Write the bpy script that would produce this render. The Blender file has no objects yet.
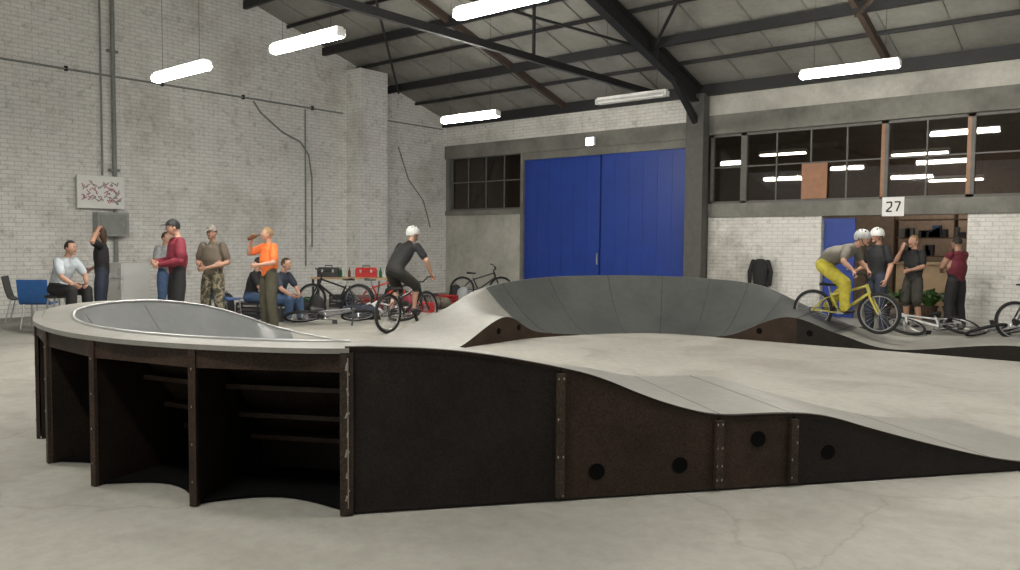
import bpy, math, random
import numpy as np
from mathutils import Vector, Matrix
random.seed(4)
TH = math.atan2(.644, .765)
CT, ST = math.cos(TH), math.sin(TH)
def W(x, y):
    return (x*CT - y*ST, x*ST + y*CT)
V = Vector
# ------------------------------------------------------------------ materials
_m = {}
def nodes(name):
    m = bpy.data.materials.new(name); m.use_nodes = True
    nt = m.node_tree
    return m, nt, nt.nodes['Principled BSDF']
def mat(name, col, rough=.6, metal=0., var=.12, scale=9., bump=0., spec=.5):
    if name in _m: return _m[name]
    m, nt, b = nodes(name)
    tc = nt.nodes.new('ShaderNodeTexCoord'); n = nt.nodes.new('ShaderNodeTexNoise')
    n.inputs['Scale'].default_value = scale; n.inputs['Detail'].default_value = 5
    nt.links.new(tc.outputs['Object'], n.inputs['Vector'])
    r = nt.nodes.new('ShaderNodeValToRGB')
    r.color_ramp.elements[0].position = .3; r.color_ramp.elements[1].position = .7
    r.color_ramp.elements[0].color = [c*(1-var) for c in col]+[1]
    r.color_ramp.elements[1].color = [min(1, c*(1+var)) for c in col]+[1]
    nt.links.new(n.outputs['Fac'], r.inputs[0]); nt.links.new(r.outputs[0], b.inputs['Base Color'])
    b.inputs['Roughness'].default_value = rough; b.inputs['Metallic'].default_value = metal
    b.inputs['Specular IOR Level'].default_value = spec
    if bump:
        bp = nt.nodes.new('ShaderNodeBump'); bp.inputs['Strength'].default_value = bump
        bp.inputs['Distance'].default_value = .02
        nt.links.new(n.outputs['Fac'], bp.inputs['Height']); nt.links.new(bp.outputs[0], b.inputs['Normal'])
    _m[name] = m
    return m
def emit(name, col, s):
    if name in _m: return _m[name]
    m = bpy.data.materials.new(name); m.use_nodes = True; nt = m.node_tree; nt.nodes.clear()
    e = nt.nodes.new('ShaderNodeEmission'); o = nt.nodes.new('ShaderNodeOutputMaterial')
    e.inputs[0].default_value = (*col, 1); e.inputs[1].default_value = s
    nt.links.new(e.outputs[0], o.inputs[0]); _m[name] = m
    return m
def N(nt, t, **kw):
    n = nt.nodes.new(t)
    for k, v in kw.items():
        if k in n.inputs: n.inputs[k].default_value = v
        else: setattr(n, k, v)
    return n
def ramp(nt, src, stops):
    r = nt.nodes.new('ShaderNodeValToRGB'); cr = r.color_ramp
    while len(cr.elements) < len(stops): cr.elements.new(.5)
    for e, (p, c) in zip(cr.elements, stops):
        e.position = p; e.color = (*c, 1) if len(c) == 3 else c
    nt.links.new(src, r.inputs[0]); return r
def mixc(nt, a, b, fac=1., mode='MULTIPLY'):
    n = nt.nodes.new('ShaderNodeMix'); n.data_type = 'RGBA'; n.blend_type = mode
    if isinstance(fac, (int, float)): n.inputs[0].default_value = fac
    else: nt.links.new(fac, n.inputs[0])
    for s, i in ((a, 6), (b, 7)):
        if isinstance(s, tuple): n.inputs[i].default_value = (*s, 1)
        else: nt.links.new(s, n.inputs[i])
    return n.outputs[2]
def brick_mat(name, c1, c2, mortar, stain=.75):
    m, nt, b = nodes(name)
    tc = N(nt, 'ShaderNodeTexCoord'); sp = N(nt, 'ShaderNodeSeparateXYZ'); nt.links.new(tc.outputs['Object'], sp.inputs[0])
    ad = N(nt, 'ShaderNodeMath', operation='ADD'); nt.links.new(sp.outputs[0], ad.inputs[0]); nt.links.new(sp.outputs[1], ad.inputs[1])
    cb = N(nt, 'ShaderNodeCombineXYZ'); nt.links.new(ad.outputs[0], cb.inputs[0]); nt.links.new(sp.outputs[2], cb.inputs[1])
    br = N(nt, 'ShaderNodeTexBrick'); nt.links.new(cb.outputs[0], br.inputs['Vector'])
    br.inputs['Color1'].default_value = (*c1, 1); br.inputs['Color2'].default_value = (*c2, 1); br.inputs['Mortar'].default_value = (*mortar, 1)
    br.inputs['Scale'].default_value = 1; br.inputs['Brick Width'].default_value = .24; br.inputs['Row Height'].default_value = .085
    br.inputs['Mortar Size'].default_value = .009; br.inputs['Mortar Smooth'].default_value = .4
    n1 = N(nt, 'ShaderNodeTexNoise', Scale=.55, Detail=8, Roughness=.65); nt.links.new(tc.outputs['Object'], n1.inputs['Vector'])
    r1 = ramp(nt, n1.outputs['Fac'], [(.32, (stain, stain*.98, stain*.94)), (.5, (1, 1, 1))])
    n2 = N(nt, 'ShaderNodeTexNoise', Scale=5., Detail=7, Roughness=.75); nt.links.new(tc.outputs['Object'], n2.inputs['Vector'])
    r2 = ramp(nt, n2.outputs['Fac'], [(.3, (.55, .54, .51)), (.47, (1, 1, 1))])
    c = mixc(nt, br.outputs['Color'], r1.outputs[0], 1.); c = mixc(nt, c, r2.outputs[0], .8)
    nt.links.new(c, b.inputs['Base Color']); b.inputs['Roughness'].default_value = .75
    bp = N(nt, 'ShaderNodeBump', Strength=.4, Distance=.01, invert=True); nt.links.new(br.outputs['Fac'], bp.inputs['Height'])
    nt.links.new(bp.outputs[0], b.inputs['Normal'])
    return m
def concrete_mat(name, base, dark, sc=.5, rough=.6, joints=False, spec=.5):
    m, nt, b = nodes(name)
    tc = N(nt, 'ShaderNodeTexCoord')
    n1 = N(nt, 'ShaderNodeTexNoise', Scale=sc, Detail=8, Roughness=.6); nt.links.new(tc.outputs['Object'], n1.inputs['Vector'])
    r1 = ramp(nt, n1.outputs['Fac'], [(.3, dark), (.62, base)])
    n2 = N(nt, 'ShaderNodeTexNoise', Scale=9, Detail=8, Roughness=.75); nt.links.new(tc.outputs['Object'], n2.inputs['Vector'])
    r2 = ramp(nt, n2.outputs['Fac'], [(.3, (.82, .81, .79)), (.6, (1.03, 1.03, 1.03))])
    c = mixc(nt, r1.outputs[0], r2.outputs[0], .8)
    if joints:
        v = N(nt, 'ShaderNodeTexVoronoi', feature='DISTANCE_TO_EDGE', Scale=.28)
        nw = N(nt, 'ShaderNodeTexNoise', Scale=1.2, Detail=5); nt.links.new(tc.outputs['Object'], nw.inputs['Vector'])
        vm = nt.nodes.new('ShaderNodeVectorMath'); vm.operation = 'ADD'
        nt.links.new(tc.outputs['Object'], vm.inputs[0]); nt.links.new(nw.outputs['Color'], vm.inputs[1])
        nt.links.new(vm.outputs[0], v.inputs['Vector'])
        r3 = ramp(nt, v.outputs['Distance'], [(0, (.65, .64, .61)), (.005, (1, 1, 1))])
        c = mixc(nt, c, r3.outputs[0], .45)
        n3 = N(nt, 'ShaderNodeTexNoise', Scale=.9, Detail=3, Roughness=.5, Distortion=1.); nt.links.new(tc.outputs['Object'], n3.inputs['Vector'])
        r4 = ramp(nt, n3.outputs['Fac'], [(.33, (.76, .75, .73)), (.5, (1, 1, 1))])
        c = mixc(nt, c, r4.outputs[0], .65)
    nt.links.new(c, b.inputs['Base Color']); b.inputs['Roughness'].default_value = rough; b.inputs['Specular IOR Level'].default_value = spec
    bp = N(nt, 'ShaderNodeBump', Strength=.15, Distance=.01); nt.links.new(n2.outputs['Fac'], bp.inputs['Height']); nt.links.new(bp.outputs[0], b.inputs['Normal'])
    return m
def ply_mat(name, c1, c2, rough=.5, spec=.2):
    m, nt, b = nodes(name)
    tc = N(nt, 'ShaderNodeTexCoord')
    n2 = N(nt, 'ShaderNodeTexNoise', Scale=70, Detail=3, Roughness=.7); nt.links.new(tc.outputs['Object'], n2.inputs['Vector'])
    r2 = ramp(nt, n2.outputs['Fac'], [(.35, c1), (.65, c2)])
    n1 = N(nt, 'ShaderNodeTexNoise', Scale=3, Detail=6, Roughness=.7); nt.links.new(tc.outputs['Object'], n1.inputs['Vector'])
    r1 = ramp(nt, n1.outputs['Fac'], [(.35, (.65, .65, .65)), (.65, (1.15, 1.15, 1.15))])
    c = mixc(nt, r2.outputs[0], r1.outputs[0], 1.)
    nt.links.new(c, b.inputs['Base Color']); b.inputs['Roughness'].default_value = rough; b.inputs['Specular IOR Level'].default_value = spec
    return m
M_brick = brick_mat('white_painted_brick', (.80, .79, .76), (.74, .73, .70), (.58, .57, .55))
M_brick2 = brick_mat('white_painted_brick_back', (.76, .74, .70), (.70, .685, .65), (.56, .55, .52), .6)
M_floor = concrete_mat('concrete_floor', (.36, .35, .315), (.285, .277, .25), .45, .7, True, .3)
M_conc = concrete_mat('grey_concrete', (.23, .225, .20), (.12, .117, .105), 1.2, .8)
M_plaster = concrete_mat('old_plaster', (.52, .51, .46), (.31, .30, .27), .9, .8)
M_black = ply_mat('black_film_plywood', (.0095, .0075, .0062), (.021, .0165, .014))
M_brown = ply_mat('brown_film_plywood', (.023, .014, .0092), (.050, .032, .021))
M_under = ply_mat('dark_ply_underside', (.015, .009, .006), (.03, .02, .014), .8)
M_deck = concrete_mat('worn_grey_ply_deck', (.25, .243, .222), (.185, .18, .165), .8, .5, False, .4)
M_skate = concrete_mat('grey_composite_sheet', (.08, .084, .082), (.048, .051, .051), .9, .4)
M_skate1 = concrete_mat('grey_composite_sheet_lit', (.115, .122, .122), (.08, .086, .088), .9, .4)  # lighter copy of the same sheet, stronger light painted into its colour
M_metal = mat('galvanised_metal', (.5, .5, .5), .4, .8)
M_steel = mat('dark_steel', (.022, .022, .023), .6, .2)
M_blackh = mat('hole_and_shade_black', (.003, .003, .003), .9, 0, .1, 9, 0, .1)
# ------------------------------------------------------------------ mesh builder
class MB:
    def __init__(s): s.v = []; s.f = []; s.m = []; s.mats = []
    def mi(s, m):
        if m not in s.mats: s.mats.append(m)
        return s.mats.index(m)
    def add(s, vs, fs, m):
        o = len(s.v); k = s.mi(m)
        s.v += [tuple(p) for p in vs]
        for f in fs: s.f.append(tuple(i+o for i in f)); s.m.append(k)
    def hexa(s, p, m):
        s.add(p, [(0, 3, 2, 1), (4, 5, 6, 7), (0, 1, 5, 4), (1, 2, 6, 5), (2, 3, 7, 6), (3, 0, 4, 7)], m)
    def box(s, x0, x1, y0, y1, z0, z1, m):
        s.hexa([(x0, y0, z0), (x1, y0, z0), (x1, y1, z0), (x0, y1, z0), (x0, y0, z1), (x1, y0, z1), (x1, y1, z1), (x0, y1, z1)], m)
    def beam(s, a, b, w, h, m, up=(0, 0, 1)):
        a, b, up = V(a), V(b), V(up); d = (b-a).normalized()
        r = d.cross(up)
        if r.length < 1e-4: r = d.cross(V((1, 0, 0)))
        r.normalize(); u = r.cross(d); r = r*w/2; u = u*h/2
        s.hexa([a-r-u, a+r-u, a+r+u, a-r+u, b-r-u, b+r-u, b+r+u, b-r+u], m)
    def loft(s, rings, m, n=12):
        vs = []
        for c, a, b in rings:
            for i in range(n):
                t = 2*math.pi*i/n
                vs.append(V(c)+V(a)*math.cos(t)+V(b)*math.sin(t))
        fs = []
        for k in range(len(rings)-1):
            for i in range(n):
                j = (i+1) % n
                fs.append((k*n+i, k*n+j, (k+1)*n+j, (k+1)*n+i))
        fs.append(tuple(reversed(range(n)))); fs.append(tuple(range((len(rings)-1)*n, len(rings)*n)))
        s.add(vs, fs, m)
    def tube(s, pts, r, m, n=8, rnd=False):
        pts = [V(p) for p in pts]
        rs = list(r) if isinstance(r, (list, tuple)) else [r]*len(pts)
        if rnd:
            d0 = (pts[0]-pts[1]).normalized(); d1 = (pts[-1]-pts[-2]).normalized()
            pts = [pts[0]+d0*rs[0]*.9, pts[0]+d0*rs[0]*.6]+pts+[pts[-1]+d1*rs[-1]*.6, pts[-1]+d1*rs[-1]*.9]
            rs = [rs[0]*.4, rs[0]*.8]+rs+[rs[-1]*.8, rs[-1]*.4]
        rings = []; a = None
        for i, p in enumerate(pts):
            d = (pts[min(i+1, len(pts)-1)]-pts[max(i-1, 0)]).normalized()
            if a is None:
                a = d.cross(V((.13, .21, .97)))
                if a.length < .1: a = d.cross(V((1, 0, 0)))
            a = (a-d*a.dot(d)).normalized()
            b = d.cross(a)
            rings.append((p, a*rs[i], b*rs[i]))
        s.loft(rings, m, n)
    def torus(s, c, ax, R, r, m, n=32, k=8):
        ax = V(ax).normalized(); u = ax.cross(V((.1, .2, .97)))
        u.normalize(); w = ax.cross(u); vs = []; fs = []
        for i in range(n):
            t = 2*math.pi*i/n; e = u*math.cos(t)+w*math.sin(t)
            for j in range(k):
                q = 2*math.pi*j/k
                vs.append(V(c)+e*(R+r*math.cos(q))+ax*r*math.sin(q))
        for i in range(n):
            for j in range(k):
                fs.append((i*k+j, ((i+1) % n)*k+j, ((i+1) % n)*k+(j+1) % k, i*k+(j+1) % k))
        s.add(vs, fs, m)
    def ellip(s, c, ax, ay, az, m, n=16, k=10, cut=None, deform=None):
        c, ax, ay, az = V(c), V(ax), V(ay), V(az); un = []
        un.append(V((0, 0, 1)))
        for i in range(1, k):
            p = math.pi*i/k
            for j in range(n):
                t = 2*math.pi*j/n
                un.append(V((math.sin(p)*math.cos(t), math.sin(p)*math.sin(t), math.cos(p))))
        un.append(V((0, 0, -1)))
        fs = [(0, 1+j, 1+(j+1) % n) for j in range(n)]
        for i in range(k-2):
            for j in range(n):
                fs.append((1+i*n+j, 1+(i+1)*n+j, 1+(i+1)*n+(j+1) % n, 1+i*n+(j+1) % n))
        L = len(un)-1
        fs += [(L, 1+(k-2)*n+(j+1) % n, 1+(k-2)*n+j) for j in range(n)]
        if cut:
            fs = [f for f in fs if not cut(sum((un[i] for i in f), V((0, 0, 0)))/len(f))]
        if deform: un = [deform(u) for u in un]
        s.add([c+ax*u.x+ay*u.y+az*u.z for u in un], fs, m)
    def obj(s, name, view=False, smooth=False, parent=None):
        vs = s.v
        if view: vs = [(*W(p[0], p[1]), p[2]) for p in vs]
        me = bpy.data.meshes.new(name); me.from_pydata([tuple(p) for p in vs], [], s.f); me.update()
        for m in s.mats: me.materials.append(m)
        me.polygons.foreach_set('material_index', s.m)
        if smooth: me.polygons.foreach_set('use_smooth', [True]*len(s.f))
        if smooth == 'auto':
            try: me.set_sharp_from_angle(angle=math.radians(40))
            except Exception: pass
        o = bpy.data.objects.new(name, me); bpy.context.collection.objects.link(o)
        if parent: o.parent = parent
        return o
def place(o, x, y, z=0, face=90, tilt=None):
    X, Y = W(x, y)
    mt = Matrix.Translation((X, Y, z)) @ Matrix.Rotation(math.radians(face-90)+TH, 4, 'Z')
    if tilt is not None: mt = mt @ tilt
    o.matrix_world = mt
    return o
def empty(name):
    e = bpy.data.objects.new(name, None); bpy.context.collection.objects.link(e); return e
# ------------------------------------------------------------------ room shell
X0, Y1 = -17.54, 17.72     # left wall plane / back wall plane
def T(t): return X0+t
def S(s): return Y1-s
b = MB(); b.box(X0-.4, 10, -9, Y1+7, -.2, 0, M_floor); b.obj('floor')
EZ, SL = 5.3, .3
def zc(s): return EZ+SL*s if s < 11 else EZ+SL*(22-s)
# left wall with gable
b = MB()
prof = [(S(0)+.3, 0), (S(26), 0), (S(26), EZ-1), (S(22), EZ), (S(11), zc(11)), (S(0)+.3, EZ)]
vs = [(X0, y, z) for y, z in prof]+[(X0-.3, y, z) for y, z in prof]; n = 6
b.add(vs, [tuple(range(6)), tuple(reversed(range(6, 12)))]+[(i, (i+6), (i+1) % 6+6, (i+1) % 6) for i in range(6)], M_brick)
b.obj('wall_left')
b = MB()
b.box(X0, X0+.6, S(3.85), S(2.9), 0, zc(2.9), M_brick); b.box(X0, X0+.64, S(3.9), S(2.85), 0, .12, M_conc); b.obj('trim_brick_pilaster')
# back wall
b = MB()
def bw(t0, t1, z0, z1, m, pr=0., th=.3): b.box(T(t0), T(t1), Y1-pr, Y1+th, z0, z1, m)
bw(0, 3.08, 0, 2.5, M_plaster)
bw(0, 3.08, 2.38, 2.52, M_conc, .04)
bw(0, .15, 2.52, 4.15, M_conc)
bw(3.0, 3.1, 0, 4.15, M_conc, .03)
bw(0, 8.35, 4.1, 4.5, M_conc, .06)
bw(3.1, 8.35, 3.9, 4.1, M_conc)
bw(8.2, 8.35, 0, 3.9, M_conc)
bw(0, 8.35, 4.5, 5.3, M_brick2)
bw(8.8, 11.47, 0, 2.2, M_brick2)
bw(14.28, 27, 0, 2.2, M_brick2)
bw(8.8, 27, 2.2, 2.52, M_conc, .05)
bw(8.8, 27, 4.15, 4.6, M_conc, .06)
bw(8.35, 27, 4.6, 5.3, M_plaster)
b.obj('wall_back')
b = MB(); b.box(T(8.35), T(8.8), Y1-.35, Y1-.061, 0, 5.1, mat('dark_painted_column', (.10, .097, .09), .7)); b.obj('trim_column')
# roof
M_roof = concrete_mat('roof_panel', (.30, .295, .27), (.19, .185, .17), .7, .8)
b = MB()
def roofslab(sa, sb):
    za, zb = zc(sa), zc(sb)
    b.hexa([(X0-.3, S(sa), za), (10, S(sa), za), (10, S(sb), zb), (X0-.3, S(sb), zb),
            (X0-.3, S(sa), za+.12), (10, S(sa), za+.12), (10, S(sb), zb+.12), (X0-.3, S(sb), zb+.12)], M_roof)
roofslab(-.3, 11-1e-4); roofslab(11, 22)
k = .9
while k < 27:
    b.beam((T(k), S(0), zc(0)-.01), (T(k), S(10.9), zc(10.9)-.01), .03, .03, mat('roof_seam', (.2, .2, .18)))
    k += 1.1
b.obj('ceiling')
M_wood = mat('old_brown_timber', (.06, .04, .03), .8)
for t in (8.58, 17.0):
    b = MB(); h = .42
    for dz, w, hh in ((-.02, .2, .03), (-h, .2, .03), (-h/2, .03, h)):
        b.beam((T(t), S(.1), zc(.1)+dz-.06), (T(t), S(10.9), zc(10.9)+dz-.06), w, hh, M_steel)
    b.beam((T(t), S(.1), zc(0)-1.0), (T(t), S(1.5), zc(1.5)-.4), .12, .14, M_steel)
    b.obj('steel_rafter')
for t in (4.6, 12.8):
    b = MB(); b.beam((T(t), S(.1), zc(.1)-.1), (T(t), S(10.9), zc(10.9)-.1), .1, .16, M_wood); b.obj('timber_rafter')
for i, s_ in enumerate((.15, 2.4, 4.6, 6.9, 9.2)):
    b = MB(); b.beam((T(0)+.01, S(s_), zc(s_)-.16), (10, S(s_), zc(s_)-.16), .09, .2 if i else .26, M_steel); b.obj('roof_purlin')
for i, s_ in enumerate((1.3, 3.5, 5.7)):
    b = MB(); b.beam((T(0)+.01, S(s_), zc(s_)-.07), (10, S(s_), zc(s_)-.07), .05, .08, M_steel); b.obj('roof_purlin')
b = MB(); b.beam((T(7.4), S(.1), 5.25), (T(7.4), S(21), 5.25), .1, .14, M_steel)
b.beam((T(7.4), S(5), 5.25), (T(7.4), S(5), zc(5)-.1), .05, .05, M_steel)
b.beam((T(7.4), S(10), 5.25), (T(7.4), S(10), zc(10)-.1), .05, .05, M_steel); b.obj('steel_tie_beam')
b = MB()
for (ta, sa, tb, sb) in ((8.6, 2.4, 4.6, 6.9), (8.6, 2.4, 12.8, 6.9), (12.8, 2.4, 17, 6.9), (.5, 2.4, 4.6, 6.9)):
    b.beam((T(ta), S(sa), zc(sa)-.3), (T(tb), S(sb), zc(sb)-.3), .05, .05, M_wood if ta == 12.8 else M_steel)
b.obj('roof_cross_brace')
# blue sliding door
M_blue = mat('blue_paint', (.012, .045, .28), .45, 0, .1, 3)
b = MB()
for t0, t1 in ((3.1, 5.66), (5.7, 8.2)):
    b.box(T(t0), T(t1), Y1+.06, Y1+.12, .02, 3.9, M_blue)
    nn = 6
    for i in range(nn+1):
        x = T(t0)+(t1-t0-.02)*i/nn
        b.box(x, x+.02, Y1+.054, Y1+.06, .04, 3.88, M_blue)
    for z in (.04, 1.35, 2.6, 3.82):
        b.box(T(t0), T(t1), Y1+.052, Y1+.06, z, z+.05, M_blue)
b.box(T(5.6), T(5.64), Y1, Y1+.04, 1.0, 1.3, M_metal)
b.obj('door_1')
# windows
def glass_mat():
    m = bpy.data.materials.new('dark_window_glass'); m.use_nodes = True; nt = m.node_tree; nt.nodes.clear()
    o = nt.nodes.new('ShaderNodeOutputMaterial'); mx = nt.nodes.new('ShaderNodeMixShader')
    tr = nt.nodes.new('ShaderNodeBsdfTransparent'); tr.inputs[0].default_value = (.6, .58, .55, 1)
    g = nt.nodes.new('ShaderNodeBsdfGlossy'); g.inputs['Roughness'].default_value = .02; g.inputs[0].default_value = (.8, .8, .8, 1)
    mx.inputs[0].default_value = .06
    nt.links.new(tr.outputs[0], mx.inputs[1]); nt.links.new(g.outputs[0], mx.inputs[2]); nt.links.new(mx.outputs[0], o.inputs[0])
    return m
M_glass = glass_mat()
M_frame = mat('grey_window_frame', (.12, .115, .105), .6); M_orange = mat('varnished_wood', (.28, .14, .07), .5)
wi = 1
for t0, t1, post in ((.15, 3.0, None), (8.8, 9.63, None), (9.63, 12.7, 1), (12.7, 14.28, 1), (14.28, 17, None), (17, 20, None), (20, 23, None)):
    b = MB()
    b.box(T(t0), T(t1), Y1+.12, Y1+.13, 2.52, 4.15, M_glass)
    for a, c in ((t0, t0+.07), (t1-.07, t1)): b.box(T(a), T(c), Y1+.06, Y1+.18, 2.52, 4.15, M_orange if (post and a > t0) else M_frame)
    b.box(T(t0), T(t1), Y1+.06, Y1+.18, 2.52, 2.58, M_frame); b.box(T(t0), T(t1), Y1+.06, Y1+.18, 4.09, 4.15, M_frame)
    q = max(1, round((t1-t0)/.78))
    for i in range(1, q):
        x = T(t0)+(t1-t0)*i/q; b.box(x-.015, x+.015, Y1+.09, Y1+.16, 2.58, 4.09, M_frame)
    b.box(T(t0), T(t1), Y1+.09, Y1+.16, 3.36, 3.39, M_frame)
    b.obj('window_%d' % wi); wi += 1
b = MB(); b.box(T(11.0), T(11.55), Y1+.02, Y1+.055, 2.58, 3.35, mat('orange_plywood', (.32, .16, .09), .6)); b.obj('trim_plywood_pane')
# adjoining room
M_dark = mat('dim_room_wall', (.30, .22, .16), .9)
b = MB(); b.box(T(0), T(27), Y1+5.6, Y1+5.7, 0, 4.7, M_dark); b.obj('wall_far_room')
b = MB(); b.box(T(0), T(27), Y1+.3, Y1+5.6, 4.6, 4.7, M_dark); b.obj('ceiling_far_room')
b = MB(); b.box(T(0)-.1, T(0), Y1+.3, Y1+5.6, 0, 4.6, M_dark); b.obj('wall_far_room_left')
# opening door + counter + plants + sign
b = MB()
b.box(T(11.5), T(12.15), Y1+.1, Y1+.15, .01, 2.15, M_blue)
for z in (.05, 1.0, 2.05): b.box(T(11.5), T(12.15), Y1+.08, Y1+.1, z, z+.08, M_blue)
b.tube([(T(12.08), Y1+.06, 1.05), (T(12.0), Y1+.05, 1.05)], .012, M_metal); b.obj('door_2')
M_ply = mat('plywood', (.42, .29, .17), .6, 0, .15, 4)
b = MB(); b.box(T(12.5), T(14.4), Y1+2.0, Y1+2.04, .02, 1.15, M_ply); b.box(T(12.4), T(14.5), Y1+1.9, Y1+2.5, 1.15, 1.2, M_ply)
b.box(T(12.5), T(12.54), Y1+2.04, Y1+2.45, 0, 1.15, M_ply); b.box(T(14.36), T(14.4), Y1+2.04, Y1+2.45, 0, 1.15, M_ply); b.obj('plywood_counter')
# shelf unit inside the far room
M_shelf = mat('dark_shelf_wood', (.12, .07, .04), .7)
b = MB()
for z in (1.3, 1.75, 2.2): b.box(T(11.9), T(14.6), Y1+4.0, Y1+4.35, z, z+.03, M_shelf)
for tt in (11.9, 13.25, 14.57): b.box(T(tt), T(tt)+.03, Y1+4.0, Y1+4.35, 0, 2.4, M_shelf)
for i in range(22):
    tt = 12.0+random.random()*2.4; zz0 = random.choice((1.33, 1.78)); hh = random.uniform(.12, .3)
    b.box(T(tt), T(tt)+random.uniform(.08, .2), Y1+4.03, Y1+4.25, zz0, zz0+hh, random.choice([mat('box_tan', (.2, .14, .09)), mat('box_grey', (.14, .14, .14)), mat('box_dark', (.04, .04, .05)), mat('box_blue', (.05, .1, .2))]))
b.obj('storage_shelf')
M_leaf = mat('leaf_green', (.06, .14, .03), .5, 0, .4, 20); M_pot = mat('dark_plant_pot', (.07, .045, .03), .8)
for t, s_ in ((12.55, -.9), (13.0, -1.0), (13.45, -.95), (13.85, -1.05)):
    b = MB()
    b.loft([((0, 0, z), (r, 0, 0), (0, r, 0)) for z, r in ((0, .11), (.02, .12), (.25, .16), (.27, .175), (.3, .175), (.3, .15), (.27, .14))], M_pot, 16)
    for i in range(110):
        a = random.random()*6.28; L = random.uniform(.3, .58); sp = random.uniform(.1, .9); w = .04
        d = V((math.cos(a), math.sin(a), 0)); sd = V((-d.y, d.x, 0))*w
        p0 = V((0, 0, .27))+d*.05; p1 = p0+d*L*sp*.5+V((0, 0, L*(.75-.35*sp))); p2 = p0+d*L*sp*1.1+V((0, 0, L*(.8-.6*sp)))
        b.add([p0-sd*.2, p0+sd*.2, p1+sd, p1-sd, p2], [(0, 1, 2, 3), (3, 2, 4)], M_leaf)
    o = b.obj('potted_plant'); o.location = (T(t), S(s_), 0)
M_white = mat('white_paper', (.8, .8, .78), .7, 0, .03); M_ink = mat('black_ink', (.02, .02, .02), .6)
b = MB(); x, y = T(12.72), Y1-.062
b.box(x, x+.42, y-.01, y, 2.17, 2.56, M_white)
def stroke(pts):
    for p, q in zip(pts[:-1], pts[1:]): b.beam((x+p[0], y-.013, 2.17+p[1]), (x+q[0], y-.013, 2.17+q[1]), .03, .008, M_ink, up=(0, 1, 0))
stroke([(.08, .28), (.18, .29), (.18, .2), (.08, .1), (.19, .1)]); stroke([(.24, .29), (.35, .29), (.28, .1)])
b.obj('number_sign')
# pipes
M_pipe = mat('grey_pipe', (.24, .25, .235), .6)
b = MB(); b.tube([(X0+.06, S(10.05), 0.02), (X0+.06, S(10.05), zc(10)-.1)], .045, M_pipe, 10); b.tube([(X0+.05, S(10.3), 2.9), (X0+.05, S(10.3), zc(10)-.1)], .02, M_pipe)
for z in (1, 3, 5.5, 7): b.box(X0+.001, X0+.08, S(10.16), S(9.94), z, z+.05, M_pipe)
b.obj('wall_pipe')
b = MB(); b.tube([(X0+.05, S(19), 5.0), (X0+.05, S(4.0), 5.0)], .022, M_pipe)
b.tube([(X0+.05, S(2.8), 5.0), (X0+.05, S(.2), 5.0)], .02, M_pipe)
for s_ in range(5, 19, 2): b.box(X0+.001, X0+.07, S(s_), S(s_-.05), 4.96, 5.06, M_steel)
b.obj('conduit')
b = MB(); b.tube([(X0+.04, S(a), z) for a, z in ((6.7, 4.95), (6.5, 4.7), (5.9, 4.3), (5.35, 4.1), (5.1, 3.8), (5.0, 3.2), (5.0, 1.4))], .022, M_pipe)
b.tube([(X0+.04, S(a), z) for a, z in ((2.0, 4.3), (1.6, 3.4), (1.0, 2.8), (.7, 2.0))], .018, M_pipe)
b.tube([(X0+.04, S(5.2), 4.95), (X0+.04, S(5.2), .9)], .02, M_pipe)
b.obj('wall_cable')
# graffiti board + electrical box
b = MB(); b.box(X0+.12, X0+.15, S(10.85), S(9.9), 2.2, 2.88, M_white)
for a in (10.75, 9.95):
    b.box(X0+.001, X0+.12, S(a), S(a-.04), 2.3, 2.34, M_pipe)
M_pink = mat('pink_paint', (.45, .2, .24), .6)
for i in range(70):
    a = 10.74-.74*random.random(); z = 2.33+.42*random.random()
    b.tube([(X0+.153, S(a), z), (X0+.153, S(a+random.uniform(-.06, .06)), z+random.uniform(-.06, .06)), (X0+.153, S(a+random.uniform(-.08, .08)), z+.03)], .010, M_pink if i % 3 else M_pipe, 5)
b.obj('graffiti_board')
b = MB(); b.box(X0+.001, X0+.25, S(10.5), S(9.85), 1.62, 2.12, mat('grey_enamel', (.3, .31, .3), .5)); b.box(X0+.25, X0+.26, S(10.45), S(9.9), 1.66, 2.08, M_pipe)
b.tube([(X0+.27, S(9.98), 1.84), (X0+.27, S(9.98), 1.92)], .012, M_metal); b.obj('electrical_box')
# ------------------------------------------------------------------ lamps
M_tube = emit('lit_tube', (1., .965, .88), 165.); M_tubeoff = mat('unlit_tube', (.7, .7, .7)); M_house = mat('lamp_housing', (.75, .75, .75), .4)
def lamp(X, Y, z, L=1.5, on=True, top=None, m=None):
    b = MB(); mm = (m or M_tube) if on else M_tubeoff
    b.box(-L/2, L/2, -.05, .05, .03, .09, M_house)
    b.hexa([(-L/2, -.1, 0), (L/2, -.1, 0), (L/2, .1, 0), (-L/2, .1, 0), (-L/2, -.05, .045), (L/2, -.05, .045), (L/2, .05, .045), (-L/2, .05, .045)], M_house)
    if on and m is None:   # widened emissive shape, added to imitate the glow around the tubes
        b.loft([((sx*L/2, 0, -.0), (0, .09*k, 0), (0, 0, .06*k)) for sx, k in ((-1, .9), (-.985, 1), (.985, 1), (1, .9))], mm, 16)
    else:
        for yy in (-.045, .045): b.tube([(-L/2+.03, yy, -.02), (L/2-.03, yy, -.02)], .024, mm, 10)
    for sx in (-1, 1): b.box(sx*(L/2+.01)-.012, sx*(L/2+.01)+.012, -.07, .07, -.04, .06, M_house)
    if top is None: top = zc(Y1-Y)
    for sx in (-.55, .55): b.tube([(sx, 0, .08), (sx, 0, top-z-.01)], .003, M_steel, 5)
    o = b.obj('fluorescent_lamp'); o.location = (X, Y, z); return o
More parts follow.
